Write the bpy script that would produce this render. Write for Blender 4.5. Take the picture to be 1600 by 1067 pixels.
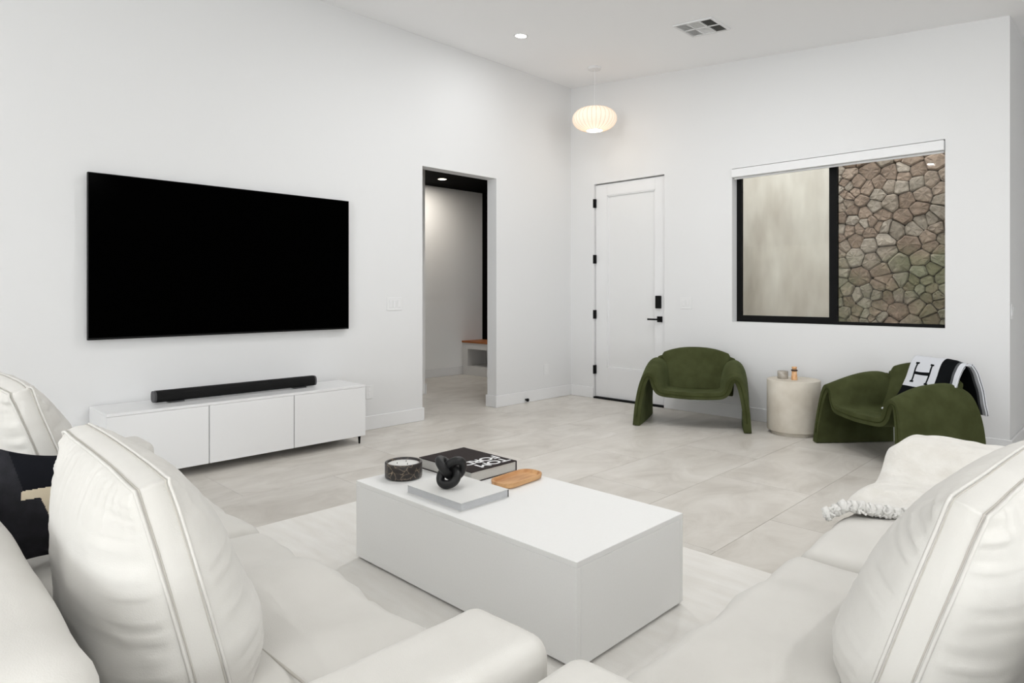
import bpy, bmesh, math, random
from mathutils import Vector, Matrix, noise, Euler

for o in list(bpy.data.objects):
    bpy.data.objects.remove(o, do_unlink=True)
random.seed(7)
S = bpy.context.scene
COL = S.collection
PI = math.pi

# ------------------------------------------------------------------ camera
CAM_POS = (4.98391, -6.05449, 1.22)
FPX, HOR, YAW = 1018.226, 457.368, 0.778739
cd = bpy.data.cameras.new('camera')
cd.sensor_fit = 'HORIZONTAL'
cd.sensor_width = 36.0
cd.lens = 36.0 * FPX / 1600.0
cd.shift_y = -(533.5 - HOR) / 1600.0
cd.clip_start = 0.05
cam = bpy.data.objects.new('camera', cd)
COL.objects.link(cam)
cam.location = CAM_POS
cam.rotation_euler = (PI / 2, 0, YAW)
S.camera = cam

# ------------------------------------------------------------------ world, light, exposure
S.view_settings.view_transform = 'Standard'
S.view_settings.look = 'None'
S.view_settings.gamma = 1.0
S.view_settings.use_curve_mapping = False
S.view_settings.exposure = 0.6

w = bpy.data.worlds.new('overcast_sky')
S.world = w
w.use_nodes = True
bg = w.node_tree.nodes['Background']
bg.inputs[0].default_value = (0.93, 0.97, 1.0, 1)
bg.inputs[1].default_value = 2.8


def area_light(name, loc, rot, sx, sy, power, col=(1, 1, 1)):
    l = bpy.data.lights.new(name, 'AREA')
    l.shape = 'RECTANGLE'
    l.size, l.size_y = sx, sy
    l.energy = power
    l.color = col
    o = bpy.data.objects.new(name, l)
    COL.objects.link(o)
    o.location = loc
    o.rotation_euler = rot
    return o


# area lamps added for daylight at two unseen openings, tilted up as ceiling fill
area_light('daylight_fill_back', (6.0, -13.4, 1.35), (PI / 2 + .75, 0, 0), 3.8, 2.2, 165, (0.95, 0.98, 1.0))
area_light('daylight_fill_side', (11.9, -6.0, 1.25), (PI / 2 + .75, 0, PI / 2), 2.4, 2.0, 70, (0.95, 0.98, 1.0))


# ------------------------------------------------------------------ materials
def srgb(r, g, b):
    def f(c):
        c /= 255.0
        return c / 12.92 if c <= 0.04045 else ((c + 0.055) / 1.055) ** 2.4
    return (f(r), f(g), f(b), 1.0)


MATS = {}


def mat(name, col, rough=0.6, col2=None, scale=8.0, stretch=(1, 1, 1), detail=4.0, ramp=(0.35, 0.65),
        bump=0.0, bscale=200.0, spec=0.5, metal=0.0, sheen=0.0, emit=None, estr=0.0, rnd=0.0, coat=0.0):
    m = bpy.data.materials.new(name)
    m.use_nodes = True
    nt = m.node_tree
    N, Lk = nt.nodes, nt.links
    b = N['Principled BSDF']
    b.inputs['Roughness'].default_value = rough
    b.inputs['Metallic'].default_value = metal
    b.inputs['Specular IOR Level'].default_value = spec
    b.inputs['Sheen Weight'].default_value = sheen
    b.inputs['Coat Weight'].default_value = coat
    b.inputs['Base Color'].default_value = col
    tc = N.new('ShaderNodeTexCoord')
    mp = N.new('ShaderNodeMapping')
    mp.inputs['Scale'].default_value = stretch
    Lk.new(tc.outputs['Object'], mp.inputs['Vector'])
    out = None
    if col2 is not None:
        nz = N.new('ShaderNodeTexNoise')
        nz.inputs['Scale'].default_value = scale
        nz.inputs['Detail'].default_value = detail
        Lk.new(mp.outputs[0], nz.inputs['Vector'])
        cr = N.new('ShaderNodeValToRGB')
        cr.color_ramp.elements[0].position = ramp[0]
        cr.color_ramp.elements[0].color = col
        cr.color_ramp.elements[1].position = ramp[1]
        cr.color_ramp.elements[1].color = col2
        Lk.new(nz.outputs['Fac'], cr.inputs['Fac'])
        out = cr.outputs['Color']
    if rnd > 0:
        oi = N.new('ShaderNodeObjectInfo')
        mr = N.new('ShaderNodeMapRange')
        mr.inputs['To Min'].default_value = 1 - rnd
        mr.inputs['To Max'].default_value = 1 + rnd
        Lk.new(oi.outputs['Random'], mr.inputs['Value'])
        hs = N.new('ShaderNodeHueSaturation')
        hs.inputs['Color'].default_value = col
        if out is not None:
            Lk.new(out, hs.inputs['Color'])
        Lk.new(mr.outputs[0], hs.inputs['Value'])
        out = hs.outputs['Color']
    if out is not None:
        Lk.new(out, b.inputs['Base Color'])
    if bump > 0:
        n2 = N.new('ShaderNodeTexNoise')
        n2.inputs['Scale'].default_value = bscale
        n2.inputs['Detail'].default_value = 2.0
        Lk.new(tc.outputs['Object'], n2.inputs['Vector'])
        bp = N.new('ShaderNodeBump')
        bp.inputs['Strength'].default_value = bump
        bp.inputs['Distance'].default_value = 0.004
        Lk.new(n2.outputs['Fac'], bp.inputs['Height'])
        Lk.new(bp.outputs[0], b.inputs['Normal'])
    if emit is not None:
        b.inputs['Emission Color'].default_value = emit
        b.inputs['Emission Strength'].default_value = estr
    MATS[name] = m
    return m


WALL = mat('white_wall_paint', (0.74, 0.74, 0.738, 1), 0.7, bump=0.03, bscale=90, spec=0.2)
CEIL = mat('white_ceiling_paint', (0.94, 0.94, 0.945, 1), 0.8, bump=0.03, bscale=90, spec=0.1)
TRIM = mat('white_trim_paint', (0.78, 0.78, 0.78, 1), 0.45, spec=0.35)
HALLW = mat('hall_wall_paint', (0.86, 0.86, 0.85, 1), 0.7, spec=0.2)
BLACKP = mat('black_paint', (0.003, 0.003, 0.003, 1), 0.8, spec=0.03)
BLKMET = mat('matte_black_metal', (0.006, 0.006, 0.006, 1), 0.6, spec=0.1)
GROUT = mat('tile_grout', srgb(172, 166, 157), 0.9)
PLATE = mat('white_plastic', (0.76, 0.76, 0.755, 1), 0.35)
LACQ = mat('white_lacquer', (0.80, 0.80, 0.80, 1), 0.3, spec=0.4)
TVB = mat('tv_black_screen', (0.0004, 0.0004, 0.0004, 1), 0.12, spec=0.004)
TVF = mat('tv_black_bezel', (0.004, 0.004, 0.004, 1), 0.4, spec=0.2)
SPK = mat('black_speaker_fabric', (0.005, 0.005, 0.005, 1), 0.7, bump=0.3, bscale=900, spec=0.2)
SPKC = mat('dark_grey_plastic', (0.05, 0.05, 0.052, 1), 0.5)
SOFA = mat('cream_linen', (0.645, 0.628, 0.59, 1), 0.9, (0.68, 0.663, 0.625, 1), 6, bump=0.12, bscale=420, spec=0.15, sheen=0.15)
SEAM = mat('cream_linen_seam', (0.53, 0.505, 0.46, 1), 0.9, spec=0.1)
RUG = mat('ivory_rug_pile', (0.77, 0.745, 0.70, 1), 0.95, (0.84, 0.825, 0.79, 1), 3.2, (1.0, 4.5, 1), 5, (0.3, 0.7), bump=0.35, bscale=260, spec=0.05)
RUGE = mat('ivory_rug_binding', (0.72, 0.69, 0.64, 1), 0.95, spec=0.05)
QUARTZ = mat('white_quartz', (0.835, 0.835, 0.82, 1), 0.45, (0.85, 0.85, 0.838, 1), 160, spec=0.4)
GREEN = mat('olive_green_felt', (0.046, 0.052, 0.020, 1), 0.95, (0.064, 0.072, 0.030, 1), 9, bump=0.15, bscale=500, spec=0.06, sheen=0.12)
GREEN.node_tree.nodes['Principled BSDF'].inputs['Sheen Tint'].default_value = (0.45, 0.55, 0.25, 1)
GREENS = mat('olive_green_piping', (0.04, 0.048, 0.014, 1), 0.95, spec=0.1)
CONC = mat('warm_concrete', srgb(196, 188, 174), 0.7, srgb(214, 208, 196), 5, bump=0.1, bscale=120, spec=0.25)
BOOKB = mat('black_brown_cover', srgb(34, 25, 25), 0.6, spec=0.12)
BOOKW = mat('white_book_cover', (0.76, 0.76, 0.74, 1), 0.4)
PAGES = mat('paper_page_edges', (0.66, 0.65, 0.61, 1), 0.9, (0.56, 0.55, 0.52, 1), 40, (1, 1, 40))
PAGEG = mat('grey_page_edges', (0.50, 0.51, 0.53, 1), 0.9, (0.62, 0.63, 0.64, 1), 40, (1, 1, 40))
INK = mat('white_print', (0.80, 0.80, 0.80, 1), 0.6)
GINK = mat('grey_print', (0.55, 0.55, 0.55, 1), 0.6)
KNOT = mat('matte_black_ceramic', (0.009, 0.009, 0.0095, 1), 0.42, spec=0.4)
WOOD = mat('olive_wood', srgb(172, 116, 66), 0.45, srgb(222, 176, 124), 26, (1, 0.22, 1), 6, (0.3, 0.7))
BENCHW = mat('bench_wood', srgb(150, 84, 34), 0.5, srgb(178, 108, 52), 20, (0.2, 1, 1), 5)
WAX = mat('white_wax', (0.72, 0.72, 0.70, 1), 0.4)
GREYG = mat('smoky_grey_glass', srgb(150, 142, 130), 0.25, srgb(176, 170, 160), 30)
AMBER = mat('amber_glass', srgb(206, 150, 98), 0.15, srgb(232, 190, 146), 40, spec=0.6)
AMBERD = mat('dark_amber_band', srgb(58, 34, 20), 0.35)
PILD = mat('charcoal_pillow_fabric', srgb(38, 38, 41), 0.9, srgb(46, 46, 50), 30, bump=0.3, bscale=500, spec=0.1)
PILN = mat('black_navy_patch', srgb(21, 22, 27), 0.9, spec=0.1)
PILB = mat('beige_patch', srgb(206, 194, 170), 0.9, spec=0.1)
THROW = mat('ivory_plush_throw', (0.69, 0.665, 0.615, 1), 1.0, (0.755, 0.735, 0.69, 1), 14, bump=0.8, bscale=90, spec=0.05, sheen=0.3)
HEMM = mat('ivory_chenille_hem', (0.76, 0.75, 0.72, 1), 1.0, bump=0.8, bscale=150, spec=0.05)
BLKW = mat('black_wool', srgb(15, 17, 19), 0.95, spec=0.08)
WHTW = mat('white_wool', srgb(214, 216, 221), 0.95, spec=0.08)
GRYW = mat('grey_wool', srgb(84, 86, 88), 0.95, spec=0.08)
MORTAR = mat('dark_mortar', srgb(84, 74, 64), 1.0, srgb(104, 94, 82), 30, spec=0.05)
PLASTER = mat('beige_plaster', srgb(196, 186, 173), 0.9, srgb(230, 223, 212), 1.9, (2.2, 1, 0.7), 8, (0.3, 0.7), bump=0.1, bscale=80, spec=0.1)
GRAVEL = mat('gravel', srgb(150, 140, 126), 1.0, srgb(186, 178, 164), 60)
EMIT = mat('lit_lamp_disc', (1, 1, 1, 1), 0.5, emit=(1, 0.97, 0.92, 1), estr=6.0)
EMITW = mat('lit_lamp_disc_warm', (1, 1, 1, 1), 0.5, emit=(1, 0.9, 0.72, 1), estr=5.0)
VDARK = mat('painted_duct_shade', (0.03, 0.03, 0.028, 1), 0.9)  # shade inside the duct, put into the colour of a flat sheet
VGREY = mat('register_shade_grey', (0.62, 0.62, 0.61, 1), 0.5)  # white register louvres with their shade put into the colour


def make_floor_mat():
    m = bpy.data.materials.new('beige_porcelain_tile')
    m.use_nodes = True
    nt = m.node_tree
    N, Lk = nt.nodes, nt.links
    b = N['Principled BSDF']
    g = N.new('ShaderNodeNewGeometry')
    oi = N.new('ShaderNodeObjectInfo')
    ad = N.new('ShaderNodeVectorMath')
    ad.operation = 'MULTIPLY_ADD'
    ad.inputs[1].default_value = (1, 1, 1)
    sc = N.new('ShaderNodeVectorMath')
    sc.operation = 'SCALE'
    sc.inputs[0].default_value = (13, 7, 5)
    Lk.new(oi.outputs['Random'], sc.inputs['Scale'])
    Lk.new(g.outputs['Position'], ad.inputs[0])
    Lk.new(sc.outputs[0], ad.inputs[2])
    mp = N.new('ShaderNodeMapping')
    mp.inputs['Scale'].default_value = (1.5, 0.8, 1)
    Lk.new(ad.outputs[0], mp.inputs['Vector'])
    n1 = N.new('ShaderNodeTexNoise')
    n1.inputs['Scale'].default_value = 2.6
    n1.inputs['Detail'].default_value = 8
    n1.inputs['Roughness'].default_value = 0.62
    n1.inputs['Distortion'].default_value = 0.9
    Lk.new(mp.outputs[0], n1.inputs['Vector'])
    cr = N.new('ShaderNodeValToRGB')
    e = cr.color_ramp.elements
    e[0].position, e[0].color = 0.28, srgb(190, 184, 175)
    e[1].position, e[1].color = 0.72, srgb(220, 216, 209)
    k = e.new(0.5)
    k.color = srgb(207, 202, 194)
    Lk.new(n1.outputs['Fac'], cr.inputs['Fac'])
    hs = N.new('ShaderNodeHueSaturation')
    mr = N.new('ShaderNodeMapRange')
    mr.inputs['To Min'].default_value = 0.97
    mr.inputs['To Max'].default_value = 1.03
    Lk.new(oi.outputs['Random'], mr.inputs['Value'])
    Lk.new(mr.outputs[0], hs.inputs['Value'])
    Lk.new(cr.outputs['Color'], hs.inputs['Color'])
    Lk.new(hs.outputs['Color'], b.inputs['Base Color'])
    b.inputs['Roughness'].default_value = 0.36
    b.inputs['Specular IOR Level'].default_value = 0.45
    return m


TILE = make_floor_mat()


def make_glass(name, tint, refl=1.0):
    m = bpy.data.materials.new(name)
    m.use_nodes = True
    nt = m.node_tree
    N, Lk = nt.nodes, nt.links
    for n in list(N):
        N.remove(n)
    out = N.new('ShaderNodeOutputMaterial')
    tr = N.new('ShaderNodeBsdfTransparent')
    tr.inputs[0].default_value = tint
    gl = N.new('ShaderNodeBsdfGlossy')
    gl.inputs['Roughness'].default_value = 0.02
    fr = N.new('ShaderNodeFresnel')
    fr.inputs['IOR'].default_value = 1.28
    mx = N.new('ShaderNodeMixShader')
    Lk.new(fr.outputs[0], mx.inputs[0])
    Lk.new(tr.outputs[0], mx.inputs[1])
    Lk.new(gl.outputs[0], mx.inputs[2])
    Lk.new(mx.outputs[0], out.inputs['Surface'])
    return m


GLASS = make_glass('clear_window_glass', (0.95, 0.96, 0.95, 1))


def make_frosted():
    m = bpy.data.materials.new('frosted_white_glass')
    m.use_nodes = True
    nt = m.node_tree
    N, Lk = nt.nodes, nt.links
    for n in list(N):
        N.remove(n)
    out = N.new('ShaderNodeOutputMaterial')
    df = N.new('ShaderNodeBsdfDiffuse')
    df.inputs[0].default_value = (0.92, 0.92, 0.915, 1)
    tl = N.new('ShaderNodeBsdfTranslucent')
    tl.inputs[0].default_value = (0.95, 0.95, 0.95, 1)
    gl = N.new('ShaderNodeBsdfGlossy')
    gl.inputs['Roughness'].default_value = 0.25
    m1 = N.new('ShaderNodeMixShader')
    m1.inputs[0].default_value = 0.2
    Lk.new(df.outputs[0], m1.inputs[1])
    Lk.new(tl.outputs[0], m1.inputs[2])
    fr = N.new('ShaderNodeFresnel')
    fr.inputs['IOR'].default_value = 1.4
    m2 = N.new('ShaderNodeMixShader')
    Lk.new(fr.outputs[0], m2.inputs[0])
    Lk.new(m1.outputs[0], m2.inputs[1])
    Lk.new(gl.outputs[0], m2.inputs[2])
    Lk.new(m2.outputs[0], out.inputs['Surface'])
    return m


FROST = make_frosted()


def make_marble():
    m = bpy.data.materials.new('black_veined_marble')
    m.use_nodes = True
    nt = m.node_tree
    N, Lk = nt.nodes, nt.links
    b = N['Principled BSDF']
    tc = N.new('ShaderNodeTexCoord')
    n1 = N.new('ShaderNodeTexNoise')
    n1.inputs['Scale'].default_value = 9
    n1.inputs['Detail'].default_value = 6
    Lk.new(tc.outputs['Object'], n1.inputs['Vector'])
    ad = N.new('ShaderNodeVectorMath')
    ad.operation = 'MULTIPLY_ADD'
    ad.inputs[1].default_value = (0.11, 0.11, 0.11)
    Lk.new(n1.outputs['Color'], ad.inputs[0])
    Lk.new(tc.outputs['Object'], ad.inputs[2])
    v = N.new('ShaderNodeTexVoronoi')
    v.feature = 'DISTANCE_TO_EDGE'
    v.inputs['Scale'].default_value = 30
    Lk.new(ad.outputs[0], v.inputs['Vector'])
    cr = N.new('ShaderNodeValToRGB')
    e = cr.color_ramp.elements
    e[0].position, e[0].color = 0.0, srgb(200, 180, 150)
    e[1].position, e[1].color = 0.03, srgb(56, 49, 46)
    k = e.new(0.3)
    k.color = srgb(36, 33, 33)
    Lk.new(v.outputs['Distance'], cr.inputs['Fac'])
    n3 = N.new('ShaderNodeTexNoise')
    n3.inputs['Scale'].default_value = 26
    n3.inputs['Detail'].default_value = 5
    Lk.new(tc.outputs['Object'], n3.inputs['Vector'])
    c3 = N.new('ShaderNodeValToRGB')
    c3.color_ramp.elements[0].position = 0.42
    c3.color_ramp.elements[1].position = 0.6
    Lk.new(n3.outputs['Fac'], c3.inputs['Fac'])
    mx = N.new('ShaderNodeMix')
    mx.data_type = 'RGBA'
    mx.inputs[6].default_value = srgb(44, 39, 38)
    Lk.new(c3.outputs['Color'], mx.inputs[0])
    Lk.new(cr.outputs['Color'], mx.inputs[7])
    Lk.new(mx.outputs[2], b.inputs['Base Color'])
    b.inputs['Roughness'].default_value = 0.3
    return m


MARBLE = make_marble()


def make_stone():
    m = bpy.data.materials.new('rough_field_stone')
    m.use_nodes = True
    nt = m.node_tree
    N, Lk = nt.nodes, nt.links
    b = N['Principled BSDF']
    g = N.new('ShaderNodeNewGeometry')
    oi = N.new('ShaderNodeObjectInfo')
    cr = N.new('ShaderNodeValToRGB')
    e = cr.color_ramp.elements
    e[0].position, e[0].color = 0.0, srgb(140, 120, 104)
    e[1].position, e[1].color = 1.0, srgb(186, 172, 158)
    k = e.new(0.45)
    k.color = srgb(164, 143, 126)
    k = e.new(0.75)
    k.color = srgb(156, 144, 130)
    Lk.new(oi.outputs['Random'], cr.inputs['Fac'])
    n1 = N.new('ShaderNodeTexNoise')
    n1.inputs['Scale'].default_value = 22
    n1.inputs['Detail'].default_value = 6
    Lk.new(g.outputs['Position'], n1.inputs['Vector'])
    mr = N.new('ShaderNodeMapRange')
    mr.inputs['To Min'].default_value = 0.45
    mr.inputs['To Max'].default_value = 1.5
    Lk.new(n1.outputs['Fac'], mr.inputs['Value'])
    mu = N.new('ShaderNodeMix')
    mu.data_type = 'RGBA'
    mu.blend_type = 'MULTIPLY'
    mu.inputs[0].default_value = 1.0
    Lk.new(cr.outputs['Color'], mu.inputs[6])
    Lk.new(mr.outputs[0], mu.inputs[7])
    # green tint on the lower stones paints greenery reflected in the window glass
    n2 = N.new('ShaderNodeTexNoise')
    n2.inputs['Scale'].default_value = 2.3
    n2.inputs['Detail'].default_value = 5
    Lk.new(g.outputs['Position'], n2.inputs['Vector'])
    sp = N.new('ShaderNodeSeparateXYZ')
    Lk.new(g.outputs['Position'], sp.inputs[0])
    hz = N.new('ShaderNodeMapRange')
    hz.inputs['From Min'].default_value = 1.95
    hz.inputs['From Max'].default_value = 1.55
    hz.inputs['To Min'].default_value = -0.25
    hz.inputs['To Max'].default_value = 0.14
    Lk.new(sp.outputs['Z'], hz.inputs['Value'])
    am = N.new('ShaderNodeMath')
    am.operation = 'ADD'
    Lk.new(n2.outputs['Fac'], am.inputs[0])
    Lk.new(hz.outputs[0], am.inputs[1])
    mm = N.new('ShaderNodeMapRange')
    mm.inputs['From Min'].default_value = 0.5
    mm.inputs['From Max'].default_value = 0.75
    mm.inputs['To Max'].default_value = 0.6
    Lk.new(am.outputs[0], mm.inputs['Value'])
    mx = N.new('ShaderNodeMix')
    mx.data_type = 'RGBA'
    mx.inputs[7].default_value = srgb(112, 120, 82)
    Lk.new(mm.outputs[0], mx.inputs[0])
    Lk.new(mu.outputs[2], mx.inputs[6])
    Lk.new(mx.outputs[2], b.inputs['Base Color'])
    b.inputs['Roughness'].default_value = 0.95
    bp = N.new('ShaderNodeBump')
    bp.inputs['Strength'].default_value = 0.9
    bp.inputs['Distance'].default_value = 0.02
    Lk.new(n1.outputs['Fac'], bp.inputs['Height'])
    Lk.new(bp.outputs[0], b.inputs['Normal'])
    return m


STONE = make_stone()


# ------------------------------------------------------------------ mesh helpers
def link_mesh(name, me, m=None, parent=None, loc=(0, 0, 0), rot=(0, 0, 0), smooth=False):
    o = bpy.data.objects.new(name, me)
    COL.objects.link(o)
    if m is not None and not me.materials:
        for x in (m if isinstance(m, (list, tuple)) else [m]):
            me.materials.append(x)
    o.location = loc
    o.rotation_euler = rot
    if parent is not None:
        o.parent = parent
    if smooth:
        for p in me.polygons:
            p.use_smooth = True
    return o


def obj(name, bm, m, parent=None, loc=(0, 0, 0), rot=(0, 0, 0), smooth=False):
    me = bpy.data.meshes.new(name)
    bmesh.ops.recalc_face_normals(bm, faces=bm.faces[:])
    bm.to_mesh(me)
    bm.free()
    return link_mesh(name, me, m, parent, loc, rot, smooth)


def empty(name, loc=(0, 0, 0), rz=0.0):
    o = bpy.data.objects.new(name, None)
    COL.objects.link(o)
    o.location = loc
    o.rotation_euler = (0, 0, rz)
    o.empty_display_size = 0.1
    return o


def tag(o, label, cat, group=None):
    o['label'] = label
    o['category'] = cat
    if group:
        o['group'] = group
    return o


def struct(o, label=None, cat=None):
    o['kind'] = 'structure'
    if label:
        o['label'] = label
    if cat:
        o['category'] = cat
    return o


def bx(bm, x0, x1, y0, y1, z0, z1, bev=0.0, seg=2):
    r = bmesh.ops.create_cube(bm, size=1.0)
    vs = r['verts']
    for v in vs:
        v.co = Vector((x0 + (v.co.x + .5) * (x1 - x0), y0 + (v.co.y + .5) * (y1 - y0), z0 + (v.co.z + .5) * (z1 - z0)))
    if bev > 0:
        es = list({e for v in vs for e in v.link_edges})
        bmesh.ops.bevel(bm, geom=es, offset=bev, segments=seg, profile=0.5, affect='EDGES')
    return bm


def box(*a, **k):
    return bx(bmesh.new(), *a, **k)


def prism(pts, axis, a, b):
    """extrude polygon pts (2D) along axis between a and b"""
    bm = bmesh.new()

    def P(p, t):
        return {'x': (t, p[0], p[1]), 'y': (p[0], t, p[1]), 'z': (p[0], p[1], t)}[axis]
    A = [bm.verts.new(P(p, a)) for p in pts]
    B = [bm.verts.new(P(p, b)) for p in pts]
    n = len(pts)
    bm.faces.new(A)
    bm.faces.new(B[::-1])
    for i in range(n):
        bm.faces.new((A[i], B[i], B[(i + 1) % n], A[(i + 1) % n]))
    return bm


def lathe(prof, n=32, bm=None, origin=(0, 0, 0), cap=True, rmod=None):
    bm = bm or bmesh.new()
    rings = []
    for r, z in prof:
        ring = []
        for i in range(n):
            a = 2 * PI * i / n
            rr = r * (rmod(a, z) if rmod else 1)
            ring.append(bm.verts.new((origin[0] + rr * math.cos(a), origin[1] + rr * math.sin(a), origin[2] + z)))
        rings.append(ring)
    for k in range(len(rings) - 1):
        for i in range(n):
            j = (i + 1) % n
            bm.faces.new((rings[k][i], rings[k][j], rings[k + 1][j], rings[k + 1][i]))
    if cap:
        bm.faces.new(rings[0][::-1])
        bm.faces.new(rings[-1])
    return bm


def tube(bm, pts, r, n=8, closed=False, caps=True, rf=None):
    pts = [Vector(p) for p in pts]
    m = len(pts)
    rings = []
    T0 = None
    for i in range(m):
        if closed:
            T = pts[(i + 1) % m] - pts[i - 1]
        else:
            T = pts[min(i + 1, m - 1)] - pts[max(i - 1, 0)]
        T.normalize()
        if T0 is None:
            up = Vector((0, 0, 1)) if abs(T.z) < 0.9 else Vector((1, 0, 0))
            A = T.cross(up).normalized()
        else:
            A = (A - T * A.dot(T))
            A.normalize()
        T0 = T
        Bv = T.cross(A)
        rr = rf(i / max(1, m - 1)) * r if rf else r
        rings.append([bm.verts.new(pts[i] + A * (rr * math.cos(2 * PI * k / n)) + Bv * (rr * math.sin(2 * PI * k / n))) for k in range(n)])
    rng = m if closed else m - 1
    for i in range(rng):
        R0, R1 = rings[i], rings[(i + 1) % m]
        off = 0
        if closed and i == m - 1:
            best = 1e9
            for s in range(n):
                d = (R0[0].co - R1[s].co).length
                if d < best:
                    best, off = d, s
        for k in range(n):
            bm.faces.new((R0[k], R0[(k + 1) % n], R1[(k + 1 + off) % n], R1[(k + off) % n]))
    if caps and not closed:
        bm.faces.new(rings[0][::-1])
        bm.faces.new(rings[-1])
    return bm


def softbox(sx, sy, sz, r, n=14, puff=0.0, seed=0, wr=0.0, wscale=5.0, stretch=(1, 1, 1)):
    """rounded box centred on the origin, optionally crowned on top and gently wrinkled"""
    bm = bmesh.new()
    h = Vector((sx / 2, sy / 2, sz / 2))
    inner = Vector((max(h.x - r, 1e-4), max(h.y - r, 1e-4), max(h.z - r, 1e-4)))
    cache = {}

    def steps(L, inn):
        k = max(2, int(n * L / max(sx, sy, sz)))
        c = [-inn + 2 * inn * i / k for i in range(k + 1)]
        e = [(-inn - r * f) for f in (1.0, 0.8, 0.5, 0.22)]
        return e + c + [-q for q in e[::-1]]
    g = [steps(sx, inner.x), steps(sy, inner.y), steps(sz, inner.z)]
    hs = [h.x, h.y, h.z]

    def vert(p):
        key = (round(p[0], 5), round(p[1], 5), round(p[2], 5))
        if key in cache:
            return cache[key]
        q = Vector(p)
        c = Vector((max(-inner.x, min(inner.x, q.x)), max(-inner.y, min(inner.y, q.y)), max(-inner.z, min(inner.z, q.z))))
        d = q - c
        nrm = d.normalized() if d.length > 1e-9 else Vector((0, 0, 0))
        q = c + nrm * r
        if puff and q.z > 0:
            fx = 1 - min(1, abs(q.x) / h.x) ** 4
            fy = 1 - min(1, abs(q.y) / h.y) ** 4
            q.z += puff * max(0, fx) * max(0, fy) * (q.z / h.z)
        if wr:
            s = Vector((q.x * stretch[0], q.y * stretch[1], q.z * stretch[2])) * wscale + Vector((seed * 3.1, seed * 1.7, 0))
            q += (nrm if nrm.length else Vector((0, 0, 1))) * (wr * noise.fractal(s, 1.0, 2.0, 3))
        cache[key] = bm.verts.new(q)
        return cache[key]
    for ax in range(3):
        u, v = [(1, 2), (0, 2), (0, 1)][ax]
        for sgn in (-1, 1):
            for i in range(len(g[u]) - 1):
                for j in range(len(g[v]) - 1):
                    quad = []
                    for (a, b) in ((i, j), (i + 1, j), (i + 1, j + 1), (i, j + 1)):
                        p = [0, 0, 0]
                        p[ax] = sgn * hs[ax]
                        p[u] = g[u][a]
                        p[v] = g[v][b]
                        quad.append(vert(p))
                    if len(set(quad)) == 4:
                        try:
                            bm.faces.new(quad)
                        except ValueError:
                            pass
    return bm


def spline(pts, n):
    """Catmull-Rom through pts, n samples"""
    P = [Vector(p) for p in pts]
    P = [2 * P[0] - P[1]] + P + [2 * P[-1] - P[-2]]
    m = len(pts) - 1
    out = []
    for i in range(n):
        t = i / (n - 1) * m
        k = min(int(t), m - 1)
        f = t - k
        a, b, c, d = P[k:k + 4]
        out.append(0.5 * ((2 * b) + (c - a) * f + (2 * a - 5 * b + 4 * c - d) * f * f + (3 * b - a - 3 * c + d) * f ** 3))
    return out


def grid_mesh(rows, bm=None, wrap=False):
    bm = bm or bmesh.new()
    V = [[bm.verts.new(p) for p in r] for r in rows]
    for i in range(len(V) - 1):
        for j in range(len(V[0]) - 1):
            bm.faces.new((V[i][j], V[i][j + 1], V[i + 1][j + 1], V[i + 1][j]))
    return bm


def add_mod(o, kind, **k):
    m = o.modifiers.new(kind.lower(), kind)
    for a, b in k.items():
        setattr(m, a, b)
    return m


def text_mesh(name, body, size, m, parent, loc, rot, sx=1.0, offset=0.0, extrude=0.0006, align='LEFT', spacing=1.0):
    c = bpy.data.curves.new(name + '_curve', 'FONT')
    c.body = body
    c.size = size
    c.offset = offset
    c.extrude = extrude
    c.align_x = align
    c.space_character = spacing
    t = bpy.data.objects.new(name + '_tmp', c)
    COL.objects.link(t)
    dg = bpy.context.evaluated_depsgraph_get()
    me = bpy.data.meshes.new_from_object(t.evaluated_get(dg))
    bpy.data.objects.remove(t, do_unlink=True)
    bpy.data.curves.remove(c)
    me.materials.clear()
    for v in me.vertices:
        v.co.x *= sx
    o = link_mesh(name, me, m, parent, loc, rot)
    return o


# ================================================================== STRUCTURE
KS = 0.09134


def zc(x):
    return 3.669 - KS * x


XR, YB, YN = 12.0, -13.5, 3.0       # far right wall, back wall, nook end
XE = 4.215                         # end of the window wall

# ---- floor: grout bed with porcelain tiles laid in half bond
fl = struct(obj('floor', box(-2.6, XR + .15, YB - .15, YN + .15, -0.12, -0.004), GROUT),
            'beige stone look porcelain tile floor in half bond', 'floor')
TW, TL, G = 0.605, 1.21, 0.0022
tb = box(-TW / 2 + G / 2, TW / 2 - G / 2, -TL / 2 + G / 2, TL / 2 - G / 2, -0.008, 0.0)
tme = bpy.data.meshes.new('tile')
tb.to_mesh(tme)
tb.free()
tme.materials.append(TILE)
for i in range(-11, 15):
    xc = 3.51 + TW * (i + 0.5)
    if xc < -2.55 or xc > XR + 0.1:
        continue
    off = 0.0 if i % 2 == 0 else TL / 2
    for j in range(-10, 6):
        yc = -2.59 + off + TL * (j + 0.5)
        if yc < YB or yc > YN + .3:
            continue
        if xc < -.2 and (yc < -3.6 or yc > 1.2):
            continue
        if -.2 <= xc < 3.9 and yc > 0.5:
            continue
        link_mesh('tile', tme, None, fl, (xc, yc, 0))

# ---- left wall (TV wall) with the tall cased opening to the hall
OY0, OY1, OZ = -2.223, -1.24, 2.433
bm = bmesh.new()
bx(bm, -0.14, 0, YB - .15, OY0, 0, 3.669)
bx(bm, -0.14, 0, OY1, 0.16, 0, 3.669)
bx(bm, -0.14, 0, OY0, OY1, OZ, 3.669)
struct(obj('wall_left', bm, WALL), 'tall white wall behind the television', 'wall')

# ---- right wall with entry door and window, top follows the sloping ceiling
DX0, DX1, DZ = 0.345, 1.279, 2.478
WX0, WX1, WZ0, WZ1 = 2.036, 3.806, 0.937, 2.432


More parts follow.
